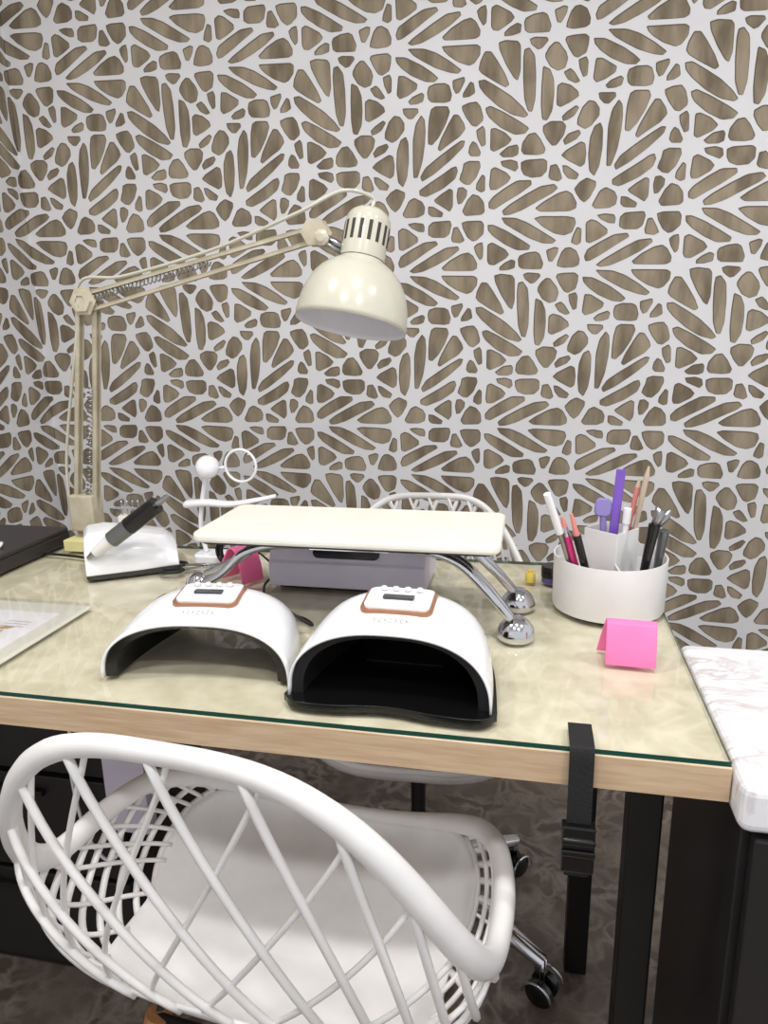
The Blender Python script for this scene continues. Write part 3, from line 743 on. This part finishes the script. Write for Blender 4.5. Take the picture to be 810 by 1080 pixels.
# jar and cap behind the organiser
jr = empty('polish_jar', (.040,1.195,.7505), 0, 'squat indigo polish jar with black lid behind the organiser', 'jar')
bm = bmesh.new(); lathe(bm, [(0,0),(.017,0),(.0185,.002),(.0185,.011),(0,.011)], 28); link('jar_body', bm, M['navy'], jr, True, autos=40)
bm = bmesh.new(); lathe(bm, [(0,.0112),(.019,.0112),(.019,.028),(.0178,.030),(0,.030)], 28); link('lid', bm, M['black_gloss'], jr, True, autos=40)
yc = empty('yellow_cap', (.003,1.19,.7505), 0, 'little yellow cap lying left of the indigo polish jar', 'cap')
bm = bmesh.new(); lathe(bm, [(0,0),(.008,0),(.009,.002),(.0085,.014),(.007,.017),(0,.017)], 20); link('cap_body', bm, M['yellow'], yc, True, autos=40)
bm = bmesh.new(); lathe(bm, [(0,.0172),(.004,.0172),(.0035,.022),(0,.022)], 14); link('cap_nib', bm, M['yellow'], yc, True, autos=40)

# ------------------------------------------------------------------ nail drill station
dr = empty('nail_drill', (-.735,1.16,.75), math.radians(33), 'white wedge shaped nail drill machine beside the lamp', 'nail drill')
bm = bmesh.new(); prof = [(-.055,.008),(-.055,.016),(-.040,.055),(-.012,.078),(.040,.082),(.056,.070),(.058,.008)]
Mz2 = Matrix(((0,0,1,0),(1,0,0,0),(0,1,0,0),(0,0,0,1)))
g = []
for x, sc in ((-.082,.86),(-.074,.98),(-.045,1.02),(.01,.90),(.060,.72),(.080,.52)):
    g.append([bm.verts.new((x, y*(1 if x < .05 else .94), .008+(z-.008)*sc)) for y, z in prof])
for i in range(len(g)-1):
    for k in range(len(prof)): bm.faces.new((g[i][k],g[i][(k+1)%len(prof)],g[i+1][(k+1)%len(prof)],g[i+1][k]))
bm.faces.new(g[0][::-1]); bm.faces.new(g[-1])
o = link('body', bm, M['white_gloss'], dr, True, autos=60); bevel(o, .006, 3, 25)
bm = bmesh.new(); prism(bm, rrect(.164,.112,.012,4,0,.002), .0,.0085); link('base', bm, M['dark_slot'], dr)
# handpiece, a separate thing laid across it
A_, B_ = Vector((-.772,1.078,.791)), Vector((-.635,1.100,.892))
hp = stick('drill_handpiece', A_, B_, [('nose',.0,.10,.0035,.007,M['steel']),('tip_sleeve',.10,.34,.009,.0125,M['white_plastic']),('knurled_collar',.34,.58,.0150,.0150,M['grey_knurl']),('grip',.58,.97,.0160,.0155,M['black_gloss']),('strain_relief',.97,1.12,.006,.004,M['steel'])], 'black and grey drill handpiece lying across the white nail drill', 'drill handpiece', n=20)
bt = empty('bit_holder', (-.745,1.185,.8335), .2, 'clear cream box of drill bits behind the nail drill', 'bit box')
bm = bmesh.new(); abox(bm, -.022,.022,-.012,.012,0,.012); bevel(link('block', bm, M['leather'], bt), .002)
for k in range(4):
    bm = bmesh.new(); tube(bm, [(-.016+.0105*k,0,.012),(-.016+.0105*k,0,.030)], .0012, 8); tube(bm, [(-.016+.0105*k,0,.030),(-.016+.0105*k,0,.040)], [.0025,.0018], 8); link('bit', bm, M['steel'], bt, True)
bm = bmesh.new()
for s in ((-.024,-.0225,-.014,.014),(.0225,.024,-.014,.014)): abox(bm, s[0],s[1],s[2],s[3],0,.05)
abox(bm,-.024,.024,-.0145,-.013,0,.05); abox(bm,-.024,.024,.013,.0145,0,.05); link('clear_cover', bm, M['acrylic'], bt)

# ------------------------------------------------------------------ small white magnifier lamp
mg = empty('magnifier_lamp', (-.60,1.215,.7505), 0, 'small white magnifier lamp with round clear lens behind the arm rest', 'magnifier')
bm = bmesh.new(); prism(bm, rrect(.06,.05,.012,4), 0,.018); bevel(link('base', bm, M['white_gloss'], mg, True, autos=50), .004, 3)
bm = bmesh.new(); tube(bm, crom([(-.01,0,.018),(-.018,0,.06),(-.014,.002,.11),(-.004,.0,.150),(.0,-.004,.165)], 8), .0045, 10); link('stem', bm, M['white_gloss'], mg, True)
bm = bmesh.new(); lathe(bm, [(0,-.012),(.012,-.010),(.020,-.002),(.023,.008),(.019,.018),(.010,.024),(0,.026)], 28, axisM((.008,-.004,.182),(.25,-.75,.6))); link('head', bm, M['white_gloss'], mg, True)
bm = bmesh.new(); c = Vector((.075,-.008,.190)); n = 48
tube(bm, [c+Vector((.030*math.cos(2*PI*i/n),0,.030*math.sin(2*PI*i/n))) for i in range(n)], .0026, 8, closed=True, ref=(0,1,0)); tube(bm, [(.03,-.006,.184),(.045,-.007,.187)], .003, 8); rg = link('lens_ring', bm, M['white_gloss'], mg, True)
bm = bmesh.new(); lathe(bm, [(0,-.002),(.012,-.0018),(.028,-.0005),(.028,.0005),(.012,.0018),(0,.002)], 32, axisM(c,(0,-1,0))); link('lens', bm, M['acrylic'], rg, True)
# white curved arm piece (a second clip arm of the magnifier) reaching towards the arm rest
bm = bmesh.new(); tube(bm, crom([(-.045,.01,.110),(.0,.0,.116),(.05,-.005,.116),(.10,.0,.124),(.135,.005,.132)], 8), lambda t: .017-.010*t, 12, flat=.5, ref=(0,0,1)); link('clip_arm', bm, M['white_gloss'], mg, True)
sc_ = empty('nail_scissors', (-.625,1.15,.7505), .3, 'steel scissors with dark handle between the drill and the arm rest', 'scissors')
bm = bmesh.new(); tube(bm, [(.0,0,.004),(.05,.012,.004),(.095,.028,.004)], [.004,.0035,.001], 8, flat=.5); tube(bm, [(.0,.012,.008),(.05,.014,.007),(.095,.016,.006)], [.004,.0035,.001], 8, flat=.5); link('blades', bm, M['steel'], sc_, True)
bm = bmesh.new()
for dy in (-.012,.026): tube(bm, [Vector((-.02,dy,.006))+Vector((.020*math.cos(2*PI*i/24),.012*math.sin(2*PI*i/24),0)) for i in range(24)], .003, 8, closed=True, ref=(0,0,1))
link('handles', bm, M['black_matt'], sc_, True)

# coil of dark cable behind the pink card
cc = bmesh.new(); P = []
for i in range(170):
    a = i*.21; P.append((.030*math.cos(a)*(1+.15*math.sin(i*.07)), .004*math.sin(i*.37)+.008*math.sin(i*.05), .034+.030*math.sin(a)))
P += [(.05+.01*k, -.004*k, .034-.006*k) for k in range(5)]
tube(cc, P, .0021, 7)
o = link('cable', cc, M['black_matt'], None, True, loc=(-.535,1.175,.7505)); tag(o, 'coil of dark cable behind the deep pink card', 'cable')
bm = bmesh.new(); tube(bm, crom([(-.445,1.16,.7535),(-.445,1.09,.7535),(-.40,1.0,.7535),(-.33,.96,.7535),(-.31,.925,.760),(-.36,.925,.790)], 8), .0022, 8)
tag(link('cable', bm, M['black_matt'], None, True), 'thin black cable running from the lilac box to the curing lamp', 'cable')
bm = bmesh.new(); tube(bm, crom([(-.955,1.20,.7535),(-.90,1.195,.7535),(-.85,1.185,.7535),(-.815,1.165,.7535),(-.803,1.14,.765)], 8), .003, 8)
tag(link('cable', bm, M['black_matt'], None, True), 'short black cable from the charcoal case to the nail drill', 'cable')

# ------------------------------------------------------------------ charcoal case, white loop, framed card
kc = empty('charcoal_case', (-1.075,1.16,.7505), 0, 'flat charcoal black case at the back left of the desk', 'case')
bm = bmesh.new(); prism(bm, rrect(.235,.26,.008,3), 0,.026); bevel(link('case_body', bm, M['dark_box'], kc), .003)
bm = bmesh.new(); prism(bm, rrect(.233,.258,.008,3), .0262,.034); bevel(link('lid', bm, M['dark_box'], kc), .002)
bm = bmesh.new(); c = Vector((-1.02,1.125,.7885)); tube(bm, [c+Vector((.026*math.cos(a),.022*math.sin(a),.003*math.sin(3*a))) for a in [2*PI*i/40 for i in range(40)]], .0035, 8, closed=True, ref=(0,0,1))
tag(link('cable_loop', bm, M['white_gloss'], None, True), 'white loop of cable lying on the charcoal case', 'cable')
fr = empty('framed_card', (-.80,.848,.7505), 0, 'clear acrylic frame with gold printed white card at the left', 'framed card')
bm = bmesh.new(); prism(bm, rrect(.225,.215,.006,3), 0,.002); link('backing', bm, pm('pale_frame_edge', (226,226,212), .4), fr)
bm = bmesh.new(); abox(bm, -.095,.082,-.085,.070,.0021,.0026); cd = link('card', bm, M['paper'], fr)
bm = bmesh.new(); prism(bm, rrect(.225,.215,.006,3), .0045,.0075); link('cover', bm, M['acrylic'], fr)
bm = bmesh.new(); random.seed(2)
for k in range(9):
    cx, cy = -.02+random.uniform(-.05,.06), -.02+random.uniform(-.03,.03); a = random.uniform(0,PI); l = random.uniform(.012,.03)
    d = Vector((math.cos(a),math.sin(a),0)); s = Vector((-d.y,d.x,0)); c = Vector((cx,cy,.0029+k*.00008))
    P = [c-d*l, c-d*l*.4+s*.005, c+d*l*.3+s*.006, c+d*l, c+d*l*.3-s*.004, c-d*l*.5-s*.005]
    bm.faces.new([bm.verts.new(p) for p in P])
link('gold_leaves', bm, M['gold'], cd)
bm = bmesh.new()
for k in range(6):
    y = .045-.011*k; abox(bm, -.08, -.02+.012*((k*7)%5)-.02, y, y+.002, .0027,.0030)
for k in range(3): abox(bm, .02,.06,.03-.009*k,.032-.009*k,.0027,.0030)
link('print_lines', bm, M['grey_print'], cd)

pw = empty('power_strip', (-.645,.935,.46), 0, 'pale grey power strip fixed upright on the drawer unit under the desk', 'power strip')
bm = bmesh.new(); prism(bm, rrect(.075,.20,.01,4), -.012,.012, Matrix.Rotation(PI/2,4,'X')); link('strip_body', bm, M['lilac_box'], pw)
bm = bmesh.new(); tube(bm, crom([(-.02,0,-.10),(-.03,-.01,-.15),(-.06,-.01,-.16),(-.09,-.01,-.10),(-.10,-.01,.02),(-.09,0,.12)],8), .003, 8); link('cord', bm, M['white_gloss'], pw, True)
# ------------------------------------------------------------------ ceiling lights
for i, (x, y) in enumerate(LAMPS):
    t = empty('ceiling_light', (x,y,2.6), 0, 'round recessed ceiling downlight ' + ['above the desk','over the front chair','at the right of the room','by the left wall','above the marble cabinet'][i], 'ceiling light', 'ceiling downlights')
    bm = bmesh.new(); lathe(bm, [(.085,0),(.10,-.002),(.10,-.012),(.085,-.014),(.085,0)], 32, closed=False); link('trim_ring', bm, M['white_plastic'], t, True)
